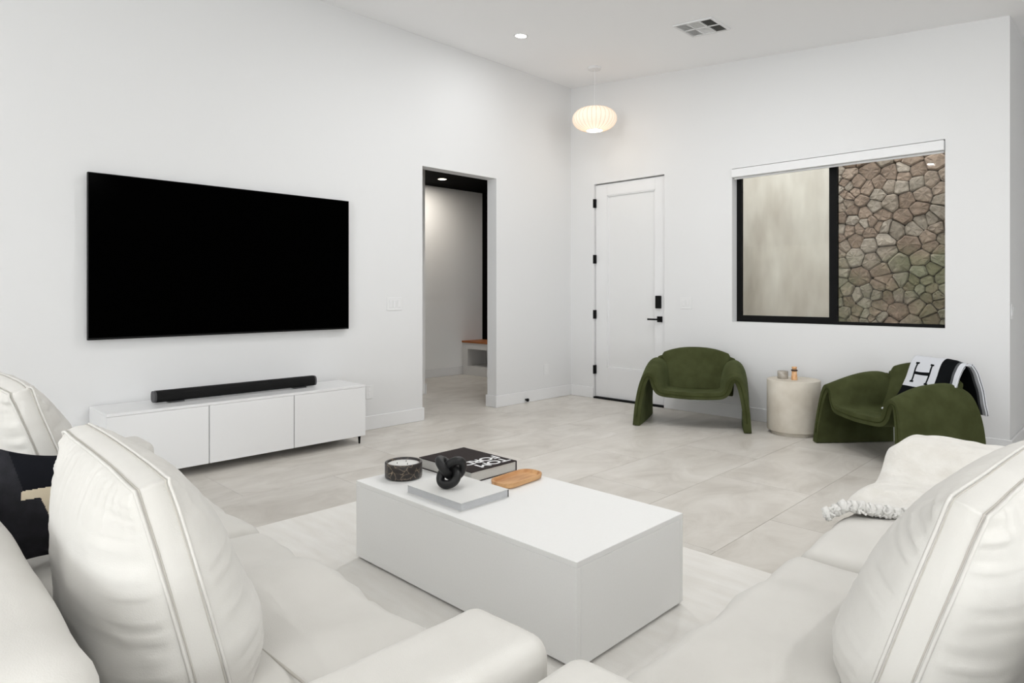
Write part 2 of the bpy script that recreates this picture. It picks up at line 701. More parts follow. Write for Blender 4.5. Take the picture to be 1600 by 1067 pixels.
def wseg(x0, x1, z0, z1=None):
    if z1 is None:
        return prism([(x0, z0), (x1, z0), (x1, zc(x1)), (x0, zc(x0))], 'y', 0, 0.16)
    return prism([(x0, z0), (x1, z0), (x1, z1), (x0, z1)], 'y', 0, 0.16)


bm = bmesh.new()


def merge(dst, src):
    me = bpy.data.meshes.new('tmp')
    src.to_mesh(me)
    src.free()
    dst.from_mesh(me)
    bpy.data.meshes.remove(me)


for sgm in (wseg(0, DX0, 0), wseg(DX1, WX0, 0), wseg(WX1, XE, 0), wseg(DX0, DX1, DZ), wseg(WX0, WX1, WZ1), wseg(WX0, WX1, 0, WZ0)):
    merge(bm, sgm)
struct(obj('wall_right', bm, WALL), 'white wall with the frosted entry door and the black framed window', 'wall')

# ---- wall returning away from the end of the window wall
struct(obj('wall_return', prism([(0.16, 0), (YN, 0), (YN, zc(XE)), (0.16, zc(XE))], 'x', XE - .15, XE), WALL),
       'shaded white wall running back behind the right hand corner', 'wall')
struct(obj('wall_nook', prism([(XE - .15, 0), (XR + .15, 0), (XR + .15, zc(XR)), (XE - .15, zc(XE))], 'y', YN, YN + .15), WALL),
       'white end wall of the side passage', 'wall')
# side wall (behind the camera, right) with a wide glazed opening
bm = bmesh.new()
for y0, y1, z0, z1 in ((YB - .15, -7.25, 0, zc(XR)), (-4.75, YN, 0, zc(XR)), (-7.25, -4.75, 2.4, zc(XR))):
    bx(bm, XR, XR + .15, y0, y1, z0, z1)
struct(obj('wall_side', bm, WALL), 'white wall with a wide glazed opening behind the sofa', 'wall')
# back wall with wide glazed opening
bm = bmesh.new()
for x0, x1, z0, z1 in ((0, 4.0, 0, 9), (8.0, XR, 0, 9), (4.0, 8.0, 2.5, 9)):
    merge(bm, prism([(x0, z0), (x1, z0), (x1, zc(x1)), (x0, zc(x0))], 'y', YB - .15, YB))
struct(obj('wall_back', bm, WALL), 'white wall with a wide glazed opening behind the camera', 'wall')

# ---- ceiling (single slope falling towards +x)
bm = prism([(-0.14, zc(0) + .0128), (XR + .15, zc(XR + .15)), (XR + .15, zc(XR + .15) + .2), (-0.14, zc(0) + .22)], 'y', YB - .15, 0.16)
merge(bm, prism([(XE - .15, zc(XE - .15)), (XR + .15, zc(XR + .15)), (XR + .15, zc(XR + .15) + .2), (XE - .15, zc(XE - .15) + .2)], 'y', 0.16, YN + .15))
struct(obj('ceiling', bm, CEIL), 'white gently sloping ceiling', 'ceiling')

# ---- baseboards
BH, BT = 0.125, 0.015


def baseboard(name, *boxes):
    bm = bmesh.new()
    for b in boxes:
        bx(bm, *b, bev=0.004, seg=1)
    return struct(obj(name, bm, TRIM), 'white painted baseboard', 'baseboard')


baseboard('baseboard_left', (0, BT, YB, OY0 + BT, 0, BH), (-0.155, 0, OY0, OY0 + BT, 0, BH))
baseboard('baseboard_left_corner', (0, BT, OY1 - BT, 0, 0, BH), (-0.155, 0, OY1 - BT, OY1, 0, BH))
baseboard('baseboard_right', (BT, DX0 - .002, -BT, 0, 0, BH))
baseboard('baseboard_right_window', (DX1 + .002, XE + BT, -BT, 0, 0, BH))
baseboard('baseboard_return', (XE, XE + BT, 0, YN, 0, BH))

# ---- hall behind the opening
HX, HY0, HY1, HZ = -2.422, -3.4, 0.797, 2.756
struct(obj('wall_hall_far', box(HX - .14, HX, HY0, HY1 + .14, 0, HZ + .2), HALLW), 'grey white far wall of the hall', 'wall')
struct(obj('wall_hall_black', box(HX, -0.14, HY1, HY1 + .14, 0, HZ + .2), BLACKP), 'black wall at the end of the hall bench', 'wall')
struct(obj('wall_hall_near', box(HX, -0.14, HY0 - .14, HY0, 0, HZ + .2), HALLW), 'near end wall of the hall', 'wall')
struct(obj('wall_hall_partition', box(-1.42, -1.28, HY0, -1.2, 0, HZ), HALLW), 'narrow partition wall end inside the hall', 'wall')
baseboard('baseboard_partition', (-1.435, -1.265, -1.2, -1.185, 0, BH))
struct(obj('ceiling_hall', box(HX - .14, -0.14, HY0 - .14, HY1 + .14, HZ, HZ + .15), BLACKP), 'black hall ceiling', 'ceiling')
baseboard('baseboard_hall', (HX, HX + BT, HY0, 0.385, 0, BH))

# ---- exterior: ground, plaster garden wall, stone garden wall
struct(obj('ground_outside', box(-3.5, XE - .15, 0.16, 4.5, -0.25, -0.12), GRAVEL), 'gravel of the small courtyard', 'ground')
YG = 1.05
XS = 2.655
struct(obj('wall_garden_plaster', box(-.3, XS, YG - .03, YG + .25, -.12, 3.1), PLASTER), 'beige plaster garden wall outside the window', 'wall')
sw = struct(obj('wall_garden_stone', box(XS, XE - .15, YG + .02, YG + .25, -.12, 3.1), MORTAR),
            'garden wall of irregular brown field stones outside the window', 'wall')

# irregular stones: relaxed Voronoi cells clipped from a jittered point set
def clip(poly, px, py, nx, ny):
    out = []
    for i in range(len(poly)):
        a, b = poly[i], poly[(i + 1) % len(poly)]
        da = (a[0] - px) * nx + (a[1] - py) * ny
        db = (b[0] - px) * nx + (b[1] - py) * ny
        if da <= 0:
            out.append(a)
        if (da < 0 < db) or (db < 0 < da):
            t = da / (da - db)
            out.append((a[0] + t * (b[0] - a[0]), a[1] + t * (b[1] - a[1])))
    return out


rs = random.Random(21)
X0, X1, Z0, Z1 = XS, XE - .15, 0.35, 2.95
pts = []
tries = 0
while tries < 9000:
    tries += 1
    p = (rs.uniform(X0, X1), rs.uniform(Z0, Z1))
    rmin = rs.choice((0.06, 0.09, 0.125, 0.165))
    if all(math.hypot(p[0] - q[0], (p[1] - q[1]) * 1.15) > max(rmin, q[2]) for q in pts):
        pts.append((p[0], p[1], rmin))
cells = 0
for i, p in enumerate(pts):
    poly = [(X0, Z0), (X1, Z0), (X1, Z1), (X0, Z1)]
    near = sorted(pts, key=lambda q: (q[0] - p[0]) ** 2 + (q[1] - p[1]) ** 2)[1:18]
    for q in near:
        mx_, my_ = (p[0] + q[0]) / 2, (p[1] + q[1]) / 2
        L = math.hypot(q[0] - p[0], q[1] - p[1])
        poly = clip(poly, mx_ , my_, (q[0] - p[0]) / L, (q[1] - p[1]) / L)
        if len(poly) < 3:
            break
    if len(poly) < 3 or cells >= 300:
        continue
    cells += 1
    cx = sum(a[0] for a in poly) / len(poly)
    cz = sum(a[1] for a in poly) / len(poly)
    # soften the outline
    ring = []
    n = len(poly)
    for k in range(n):
        a, b = poly[k], poly[(k + 1) % n]
        L = math.hypot(a[0] - b[0], a[1] - b[1])
        if L < 0.012:
            continue
        for f in (0.12, 0.5, 0.88) if L > .06 else (0.15, 0.85):
            ring.append((a[0] + f * (b[0] - a[0]), a[1] + f * (b[1] - a[1])))
    if len(ring) < 4:
        continue
    d = rs.uniform(0.02, 0.05)
    bm = bmesh.new()
    lay = []
    tx, tz = rs.uniform(-.12, .12), rs.uniform(-.12, .12)
    for sc, dep in ((0.975, 0.0), (0.95, 0.62), (0.78, 0.95)):
        lay.append([bm.verts.new(((x - cx) * sc, -(d * dep) + (tx * (x - cx) + tz * (z - cz)) * dep + rs.uniform(-.007, .007) * dep, (z - cz) * sc + rs.uniform(-.003, .003))) for x, z in ring])
    for a in range(2):
        for k in range(len(ring)):
            k2 = (k + 1) % len(ring)
            bm.faces.new((lay[a][k], lay[a][k2], lay[a + 1][k2], lay[a + 1][k]))
    c = bm.verts.new((rs.uniform(-.01, .01), -d, rs.uniform(-.01, .01)))
    for k in range(len(ring)):
        bm.faces.new((lay[2][k], lay[2][(k + 1) % len(ring)], c))
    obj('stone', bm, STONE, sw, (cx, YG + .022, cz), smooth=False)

# ---- entry door
door = struct(empty('door_1', (0, 0.03, 0)), 'white entry door with a tall frosted glass panel', 'door')
bm = bmesh.new()
SX0, SX1, SZ0, SZ1 = 0.352, 1.272, 0.02, 2.466
GX0, GX1, GZ0, GZ1 = 0.511, 1.146, 0.36, 2.335
bx(bm, SX0, GX0, 0, .045, SZ0, SZ1, bev=.002)
bx(bm, GX1, SX1, 0, .045, SZ0, SZ1, bev=.002)
bx(bm, GX0, GX1, 0, .045, GZ1, SZ1, bev=.002)
bx(bm, GX0, GX1, 0, .045, SZ0, GZ0, bev=.002)
obj('door_panel', bm, TRIM, door)
bm = bmesh.new()
for a in ((GX0, GX0 + .012, GZ0, GZ1), (GX1 - .012, GX1, GZ0, GZ1), (GX0, GX1, GZ1 - .012, GZ1), (GX0, GX1, GZ0, GZ0 + .012)):
    bx(bm, a[0], a[1], 0.004, .04, a[2], a[3], bev=.002, seg=1)
obj('glazing_bead', bm, TRIM, door)
obj('glass_pane', box(GX0 + .01, GX1 - .01, .02, .026, GZ0 + .01, GZ1 - .01), FROST, door)
for z in (2.256, 1.609, 0.97, 0.331):
    bm = bmesh.new()
    lathe([(0.0085, -.05), (0.0085, .05)], 12, bm, (0.346, -.034, z))
    bx(bm, .346, .362, -.033, -.0005, z - .05, z + .05)
    obj('hinge', bm, BLKMET, door)
obj('keypad', box(1.165, 1.228, -.03, -.0005, 1.052, 1.188, bev=.005), BLKMET, door)
hd = obj('lever_plate', box(1.178, 1.24, -.012, -.0005, .905, .967, bev=.002), BLKMET, door)
bm = lathe([(0.011, 0), (0.011, .045)], 12)
bmesh.ops.rotate(bm, verts=bm.verts, matrix=Matrix.Rotation(PI / 2, 3, 'X'))
bmesh.ops.translate(bm, verts=bm.verts, vec=(1.209, -.01, .936))
bx(bm, 1.085, 1.22, -.06, -.048, .926, .944, bev=.002)
obj('lever', bm, BLKMET, hd)
struct(obj('trim_threshold', box(DX0, DX1, -.01, .1, 0.0, .018), BLKMET), 'black door threshold', 'threshold')
bm = bmesh.new()
bx(bm, DX0, DX1, .08, .16, DZ - .012, DZ)
bx(bm, DX0, DX0 + .012, .08, .16, .018, DZ - .012)
bx(bm, DX1 - .012, DX1, .08, .16, .018, DZ - .012)
struct(obj('trim_door_stop', bm, TRIM), 'white stop moulding behind the entry door', 'trim')

# ---- window
win = struct(empty('window_1', (0, 0, 0)), 'black framed sliding window looking onto the garden walls', 'window')
FY0, FY1 = 0.10, 0.15
MX0, MX1 = 2.905, 2.972
bm = bmesh.new()
bx(bm, WX0, WX0 + .02, FY0, FY1, WZ0, WZ1)
bx(bm, WX1 - .02, WX1, FY0, FY1, WZ0, WZ1)
bx(bm, WX0 + .02, WX1 - .02, FY0, FY1, WZ1 - .03, WZ1)
bx(bm, WX0 + .02, WX1 - .02, FY0, FY1, WZ0, WZ0 + .026)
obj('frame', bm, BLKMET, win)
bm = bmesh.new()
bx(bm, WX0 + .02, WX0 + .048, FY0 + .003, FY1 - .01, WZ0 + .026, WZ1 - .03)
bx(bm, MX0, MX1, FY0 - .003, FY1 - .01, WZ0 + .026, WZ1 - .03)
bx(bm, WX0 + .048, MX0, FY0 + .003, FY1 - .01, WZ0 + .026, WZ0 + .062)
bx(bm, WX0 + .048, MX0, FY0 + .003, FY1 - .01, WZ1 - .065, WZ1 - .03)
sash = obj('sash', bm, BLKMET, win)
obj('pane', box(WX0 + .048, MX0, .122, .127, WZ0 + .062, WZ1 - .065), GLASS, sash)
obj('pane', box(MX1, WX1 - .02, .13, .135, WZ0 + .026, WZ1 - .03), GLASS, win)
for z in (1.03, 2.21):
    obj('latch', box(WX0 + .046, WX0 + .058, FY0 - .006, FY0 + .02, z - .012, z + .012), BLKMET, sash)

# ================================================================== FIXTURES
PWR = 11
# roller blind
rb = tag(empty('roller_blind', (0, 0, 0)), 'white roller blind cassette rolled up across the top of the window', 'blind')
obj('cassette', box(WX0 + .004, WX1 - .004, -.028, .062, 2.343, 2.423, bev=.006), TRIM, rb)
obj('end_cap', box(WX0 + .0015, WX0 + .004, -.024, .058, 2.347, 2.419), PLATE, rb)
obj('bottom_bar', box(WX0 + .012, WX1 - .012, .02, .036, 2.328, 2.343, bev=.003), PLATE, rb)


def recessed_light(loc, label, grp, r=0.052, m=EMIT, power=9, hall=False, slope=True):
    t = tag(empty('recessed_light', loc), label, 'ceiling light', grp)
    tilt = math.atan(KS) if slope else 0.0
    t.rotation_euler = (0, tilt, 0)
    bm = lathe([(r * 1.0, -.001), (r * 1.28, -.003), (r * 1.32, 0.0), (r * 1.32, .004)], 28, cap=False)
    obj('trim_ring', bm, BLKMET if hall else TRIM, t, smooth=True)
    obj('lens', lathe([(r, -.0015), (r, .003)], 28), m, t)
    l = bpy.data.lights.new('recessed_lamp', 'AREA')
    l.shape = 'DISK'
    l.size = r * 2
    l.energy = power
    l.color = (1, 0.93, 0.84) if hall else (0.985, 0.99, 1.0)
    lo = bpy.data.objects.new('lamp', l)
    COL.objects.link(lo)
    lo.parent = t
    lo.location = (0, 0, -.006)
    return t


recessed_light((0.811, -1.708, zc(.811) - .002), 'lit recessed downlight in the white ceiling above the hall opening', 'recessed downlights', power=3)
for (x, y, pw) in ((1.9, -2.7, 12), (2.75, -1.85, 13), (4.3, -2.3, 6), (2.2, -6.9, 6), (4.2, -7.1, 5), (6.0, -3.9, 11), (8.3, -6.6, 6),
                   (7.0, -3.4, 8), (9.4, -3.4, 8), (7.0, -8.6, 8), (4.7, -8.9, 6), (2.4, -8.9, 6), (9.4, -8.6, 8), (5.0, -11.4, 8)):  # unseen downlights, added and placed to brighten floor, walls and table
    recessed_light((x, y, zc(x) - .002), 'unseen recessed downlight added as room fill', 'added fill downlights out of view', power=pw)
recessed_light((-1.87, -0.45, HZ - .002), 'warm recessed downlight in the black hall ceiling', 'recessed downlights', .055, EMITW, 8, True, False)

# ceiling register
VX0, VX1, VY0, VY1 = 2.086, 2.440, -1.187, -0.852
vx, vy = (VX0 + VX1) / 2, (VY0 + VY1) / 2
vt = tag(empty('ceiling_vent', (vx, vy, zc(vx) - .001)), 'square white ceiling air register with six louvred cells', 'vent')
vt.rotation_euler = (0, math.atan(KS), 0)
hw, hh = (VX1 - VX0) / 2, (VY1 - VY0) / 2
bm = bmesh.new()
cw, ch, bar = (2 * hw - .036 - .024) / 3, (2 * hh - .036 - .012) / 2, .012
bx(bm, -hw, hw, -hh, -hh + .018, -.012, -.0)
bx(bm, -hw, hw, hh - .018, hh, -.012, -.0)
bx(bm, -hw, -hw + .018, -hh + .018, hh - .018, -.012, 0)
bx(bm, hw - .018, hw, -hh + .018, hh - .018, -.012, 0)
for k in (1, 2):
    x = -hw + .018 + k * cw + (k - 1) * bar
    bx(bm, x, x + bar, -hh + .018, hh - .018, -.012, 0)
bx(bm, -hw + .018, hw - .018, -bar / 2, bar / 2, -.0115, 0)
obj('frame', bm, TRIM, vt)
for cxi in range(3):
    for cyi in range(2):
        x0 = -hw + .018 + cxi * (cw + bar)
        y0 = -hh + .018 + cyi * (ch + bar)
        # cell colours paint the shade: grey for turned louvres, dark sheet for the duct
        lv = bmesh.new()
        dark = cxi == 2
        ns = 7
        if dark:
            bx(lv, x0, x0 + cw, y0, y0 + ch, -.002, -.0005)
            mm_ = VDARK
        else:
            mm_ = VGREY if (cyi == 0) else TRIM
            if cxi == 0 and cyi == 1:
                mm_ = VGREY
            for s in range(ns):
                yy = y0 + ch * (s + .5) / ns
                q = box(x0, x0 + cw, yy - ch / ns * .52, yy + ch / ns * .52, -.0008, .0008)
                ang = 0.25 if cxi == 0 else 0.12
                bmesh.ops.rotate(q, verts=q.verts, cent=(0, yy, 0), matrix=Matrix.Rotation(ang, 3, 'X'))
                bmesh.ops.translate(q, verts=q.verts, vec=(0, 0, -.006))
                merge(lv, q)
        obj('louvre_cell', lv, mm_, vt)
        if dark:
            sl = bmesh.new()
            for s in range(6):
                yy = y0 + ch * (s + .5) / 6
                bx(sl, x0, x0 + cw, yy - .002, yy + .002, -.008, -.002)
            obj('louvre_slats', sl, mat('shaded_louvre', (0.10, 0.10, 0.09, 1), 0.6) if 'shaded_louvre' not in MATS else MATS['shaded_louvre'], vt)

# pendant lamp
PXX, PYY = 0.777, -0.552
pd = tag(empty('pendant_lamp', (PXX, PYY, 3.05)), 'glowing saucer shaped ribbed pendant lamp hanging near the corner', 'pendant lamp')
cz_ = zc(PXX) - 3.05
obj('canopy', lathe([(0.066, cz_ - .028), (0.07, cz_ - .022), (0.07, cz_ + .004)], 28), TRIM, pd, smooth=False)
obj('cord', tube(bmesh.new(), [(0, 0, .1), (0, 0, cz_ - .02)], .003, 8), TRIM, pd)


def make_shade():
    m = bpy.data.materials.new('glowing_lamp_shade')
    m.use_nodes = True
    nt = m.node_tree
    N, Lk = nt.nodes, nt.links
    b = N['Principled BSDF']
    b.inputs['Base Color'].default_value = (0.5, 0.44, 0.38, 1)
    b.inputs['Roughness'].default_value = 0.8
    b.inputs['Emission Color'].default_value = (1.0, 0.80, 0.64, 1)
    b.inputs['Emission Strength'].default_value = 0.48
    return m


SHADE = make_shade()
prof = []
for k in range(25):
    a = -PI / 2 + PI * k / 24
    rr = 0.233 * (abs(math.cos(a)) ** 0.72)
    zz = 0.122 * math.sin(a)
    if rr > 0.055:
        prof.append((rr, zz))
obj('shade', lathe(prof, 240, cap=False, rmod=lambda a, z: 1 + 0.016 * abs(math.sin(a * 15)) - .012), SHADE, pd, smooth=True)
bm = bmesh.new()
for k in range(30):
    a = 2 * PI * k / 30
    tube(bm, [(p[0] * .992 * math.cos(a), p[0] * .992 * math.sin(a), p[1]) for p in prof], .0022, 5)
obj('rib_wires', bm, mat('shade_rib', (0.55, 0.42, 0.30, 1), .8, emit=(1, .6, .35, 1), estr=.25), pd)
zb = prof[0][1]
obj('lower_ring', lathe([(prof[0][0] + .003, zb - .004), (prof[0][0] + .003, zb + .004), (prof[0][0] - .006, zb + .004), (prof[0][0] - .006, zb - .004), (prof[0][0] + .003, zb - .004)], 28, cap=False), TRIM, pd)
obj('upper_cap', lathe([(prof[-1][0] + .002, prof[-1][1] - .002), (.03, prof[-1][1] + .008), (.006, prof[-1][1] + .02)], 28), TRIM, pd)
obj('bulb_glow', lathe([(prof[0][0] - .008, zb + .002), (prof[0][0] - .02, zb + .012), (.005, zb + .016)], 28), mat('bulb_glow', (1, 1, 1, 1), .5, emit=(1, .93, .82, 1), estr=4.0), pd)
pl = bpy.data.lights.new('pendant_bulb', 'POINT')
pl.energy = 1.5
pl.color = (1, .85, .68)
pl.shadow_soft_size = .15
po = bpy.data.objects.new('bulb', pl)
COL.objects.link(po)
po.parent = pd
po.location = (0, 0, -.24)


# wall plates
def plate(name, label, cat, loc, rz, w_, h_, gangs, outlet=False):
    t = tag(empty(name, loc, rz), label, cat)
    obj('cover_plate', box(-w_ / 2, w_ / 2, -.006, -.0003, -h_ / 2, h_ / 2, bev=.002), PLATE, t)
    for g_ in range(gangs):
        xx = (g_ - (gangs - 1) / 2) * 0.046
        if outlet:
            for s in (-1, 1):
                obj('socket', box(xx - .014, xx + .014, -.008, -.006, s * .02 - .013, s * .02 + .013, bev=.001, seg=1), TRIM, t)
        else:
            r_ = box(-.016, .016, -.0105, -.006, -.033, .033, bev=.0015, seg=1)
            bmesh.ops.rotate(r_, verts=r_.verts, cent=(0, -.006, 0), matrix=Matrix.Rotation(.06, 3, 'X'))
            bmesh.ops.translate(r_, verts=r_.verts, vec=(xx, 0, 0))
            obj('rocker', r_, TRIM, t)
    return t


plate('light_switch', 'white triple light switch on the wall left of the hall opening', 'light switch', (0, -2.546, 1.118), PI / 2, .165, .12, 3)
plate('wall_outlet', 'white wall outlet just right of the media console', 'outlet', (0, -2.815, .335), PI / 2, .075, .118, 1, True)
plate('wall_outlet', 'white wall outlet low between hall opening and room corner', 'outlet', (0, -.449, .34), PI / 2, .075, .118, 1, True)
plate('light_switch', 'white double light switch on the wall right of the entry door', 'light switch', (1.536, 0, 1.112), 0, .13, .118, 2)
plate('light_switch', 'white light switch on the shaded return wall at the right edge', 'light switch', (XE, .075, 1.08), PI / 2, .075, .118, 1)

# door stop on the baseboard
ds = tag(empty('door_stop', (BT, -.805, .035)), 'small black door stop on the baseboard near the corner', 'door stop')
bm = lathe([(.011, 0), (.011, .026)], 14)
bmesh.ops.rotate(bm, verts=bm.verts, matrix=Matrix.Rotation(PI / 2, 3, 'Y'))
obj('post', bm, BLKMET, ds)
bm = lathe([(.016, .022), (.018, .027), (.018, .04), (.014, .044)], 16)
bmesh.ops.rotate(bm, verts=bm.verts, matrix=Matrix.Rotation(PI / 2, 3, 'Y'))
obj('bumper', bm, BLKMET, ds)

# hall bench
hb = tag(empty('hall_bench', (HX, .387, 0)), 'white built in hall bench with a wooden seat and open niche', 'bench')
BL = -0.14 - HX - .002
bd = HY1 - .387 - .002
bm = bmesh.new()
bx(bm, .002, .12, 0, bd, 0, .475)
bx(bm, .12, BL, .03, bd, 0, .133)
bx(bm, .12, BL, 0, .03, 0, .133)
bx(bm, .12, BL, 0, bd, .385, .475)
bx(bm, .12, BL, bd - .03, bd, .133, .385)
bx(bm, 1.2, 1.24, 0, bd - .03, .133, .385)
obj('carcass', bm, TRIM, hb)
obj('seat_top', box(.002, BL, -.012, bd, .475, .503, bev=.003), BENCHW, hb)

# ================================================================== FURNITURE
# ---- television
tv = tag(empty('television', (0, -4.015, 1.4585)), 'large flat black wall mounted television above the white console', 'television')
obj('wall_mount', box(.001, .024, -.3, .3, -.2, .2), TVF, tv)
obj('body', box(.024, .052, -.963, .963, -.5485, .5485, bev=.003), TVF, tv)
obj('screen', box(.052, .0535, -.957, .957, -.535, .543), TVB, tv)

# ---- media console
con = tag(empty('media_console', (0, 0, 0)), 'low white lacquer media console with three doors on black legs', 'console')
CY0, CY1, CZ0, CZ1, CXF = -4.962, -3.13, .066, .476, .43
bm = bmesh.new()
bx(bm, .018, CXF - .018, CY0, CY1, CZ0, CZ1 - .018, bev=.001, seg=1)
obj('body', bm, LACQ, con)
obj('top', box(.018, CXF, CY0, CY1, CZ1 - .018, CZ1, bev=.0015, seg=1), LACQ, con)
for a, b in ((CY0, -4.357), (-4.351, -3.746), (-3.74, CY1)):
    obj('door', box(CXF - .0178, CXF, a, b, CZ0, CZ1 - .0195, bev=.0012, seg=1), LACQ, con)
for x, y in ((.07, CY0 + .06), (.07, CY1 - .06), (CXF - .035, CY0 + .04), (CXF - .035, CY1 - .035)):
    bm = bmesh.new()
    sgn = 1 if y > -4 else -1
    lathe([(.006, 0), (.007, .003), (.011, CZ0 - .006), (.016, CZ0)], 12, bm, (x, y, 0))
    bx(bm, x - .012, x + .012, min(y, y - sgn * .06), max(y, y - sgn * .06), CZ0 - .007, CZ0)
    obj('leg', bm, BLKMET, con)

# ---- soundbar
sb = tag(empty('soundbar', (.22, 0, .478)), 'long black rounded soundbar on the white console', 'soundbar')
bm = bmesh.new()
rr, ss = .036, []
for k in range(20):
    a = 2 * PI * k / 20
    ss.append((.043 * math.copysign(abs(math.cos(a)) ** .75, math.cos(a)), .046 + rr * 1.1 * math.copysign(abs(math.sin(a)) ** .75, math.sin(a))))
obj('grille', prism(ss, 'y', -4.628, -3.482), SPK, sb)
for y in (-4.642, -3.482):
    obj('end_cap', prism([(p[0] * .97, .046 + (p[1] - .046) * .97) for p in ss], 'y', y, y + .0139), SPKC, sb)
for y in (-4.5, -3.6):
    obj('foot', box(-.03, .03, y - .05, y + .05, 0, .0075), SPKC, sb)

# ---- rug
rug = tag(empty('area_rug', (0, 0, 0)), 'large ivory woven rug under the coffee table and sofas', 'rug')
obj('pile', box(1.682, 5.0, -5.75, -3.27, 0.0005, .010, bev=.003), RUG, rug)
bm = bmesh.new()
tube(bm, [(1.683, -5.749, .005), (4.999, -5.749, .005), (4.999, -3.271, .005), (1.683, -3.271, .005)], .0052, 8, closed=True)
obj('binding', bm, RUGE, rug)

# ---- coffee table: mitred quartz slabs
RZ = .0105
ct = tag(empty('coffee_table', (2.39, -4.438, RZ)), 'block shaped white quartz coffee table on the ivory rug', 'coffee table')
TX, TY, TZ = 1.288, .652, .354
obj('top', box(0, TX, 0, TY, TZ - .02, TZ, bev=.002), QUARTZ, ct)
zb_, zt_ = .012, TZ - .0205
obj('side_panel', box(0, TX, 0, .02, zb_, zt_, bev=.0015, seg=1), QUARTZ, ct)
obj('side_panel', box(0, TX, TY - .02, TY, zb_, zt_, bev=.0015, seg=1), QUARTZ, ct)
obj('side_panel', box(0, .02, .0203, TY - .0203, zb_, zt_, bev=.0015, seg=1), QUARTZ, ct)
obj('side_panel', box(TX - .02, TX, .0203, TY - .0203, zb_, zt_, bev=.0015, seg=1), QUARTZ, ct)
obj('plinth', box(.03, TX - .03, .03, TY - .03, 0, .03), BLACKP, ct)
# sparse specks in the quartz
rq = random.Random(3)
TT = RZ + TZ + .0003


# ---- sofas (two of the same model)
SL, SD, ARM, AH, BKH, BKT = 2.52, .92, .225, .56, .71, .24


def make_sofa(name, label, loc, rz, seed):
    t = tag(empty(name, loc, rz), label, 'sofa', 'two matching cream sofas')
    # local frame: x along the length, front edge at y=0, back at y=-SD
    def put(nm, bm, c, m=SOFA):
        return obj(nm, bm, m, t, c, smooth=True)
    put('base', softbox(SL - 2 * ARM - .004, SD - BKT - .06, .19, .02, 10), (SL / 2, -(SD - BKT) / 2 - .01, .04 + .095))
    for x, sgn in ((ARM / 2, -1), (SL - ARM / 2, 1)):
        a = put('arm', softbox(ARM, SD, AH - .04, .042, 22, seed=seed + sgn, wr=.004, wscale=4), (x, -SD / 2, .04 + (AH - .04) / 2))
        xo = sgn * (ARM / 2 - .004)
        zz = (AH - .04) / 2 - .032
        obj('seam', tube(bmesh.new(), [(xo, SD / 2 - .03 - (SD - .06) * k / 20, zz + .002 * math.sin(k)) for k in range(21)], .0028, 6), SEAM, a, smooth=True)
    put('back_frame', softbox(SL - 2 * ARM - .004, BKT, BKH - .04, .075, 30, seed=seed, wr=.006, wscale=3), (SL / 2, -SD + BKT / 2, .04 + (BKH - .04) / 2))
    bk = t.children[-1]
    obj('seam', tube(bmesh.new(), [(-(SL / 2 - ARM - .06) + (SL - 2 * ARM - .12) * k / 30, .012, (BKH - .04) / 2 + .004 * math.sin(k * .7)) for k in range(31)], .0028, 6), SEAM, bk, smooth=True)
    cwid = (SL - 2 * ARM - .012) / 2
    for k in range(2):
        c = put('seat_cushion', softbox(cwid, SD - BKT + .01, .215, .062, 26, puff=.022, seed=seed + k * 5 + 2, wr=.014, wscale=4.2, stretch=(1.6, .55, 1)),
                (ARM + .004 + cwid * (k + .5) + .002 * k, -(SD - BKT) / 2 + .008, .231 + .1075))
        ring = []
        hx_, hy_ = cwid / 2 + .0005, (SD - BKT + .01) / 2 + .0005
        for (px, py) in ((-hx_ + .05, hy_), (hx_ - .05, hy_)):
            ring.append((px, py, -.02))
        obj('seam', tube(bmesh.new(), ring, .003, 6), SEAM, c)
    for x in (.1, SL - .1):
        for y in (-.1, -SD + .1):
            obj('foot', lathe([(.02, 0), (.028, .04)], 14), BLKMET, t, (x, y, 0))
    return t


make_sofa('sofa', 'cream linen sofa on the left running parallel to the window wall', (1.655, -5.118, RZ), 0.0, 1)
make_sofa('sofa', 'cream linen sofa on the right facing the television', (4.222, -5.338, RZ), PI / 2, 9)


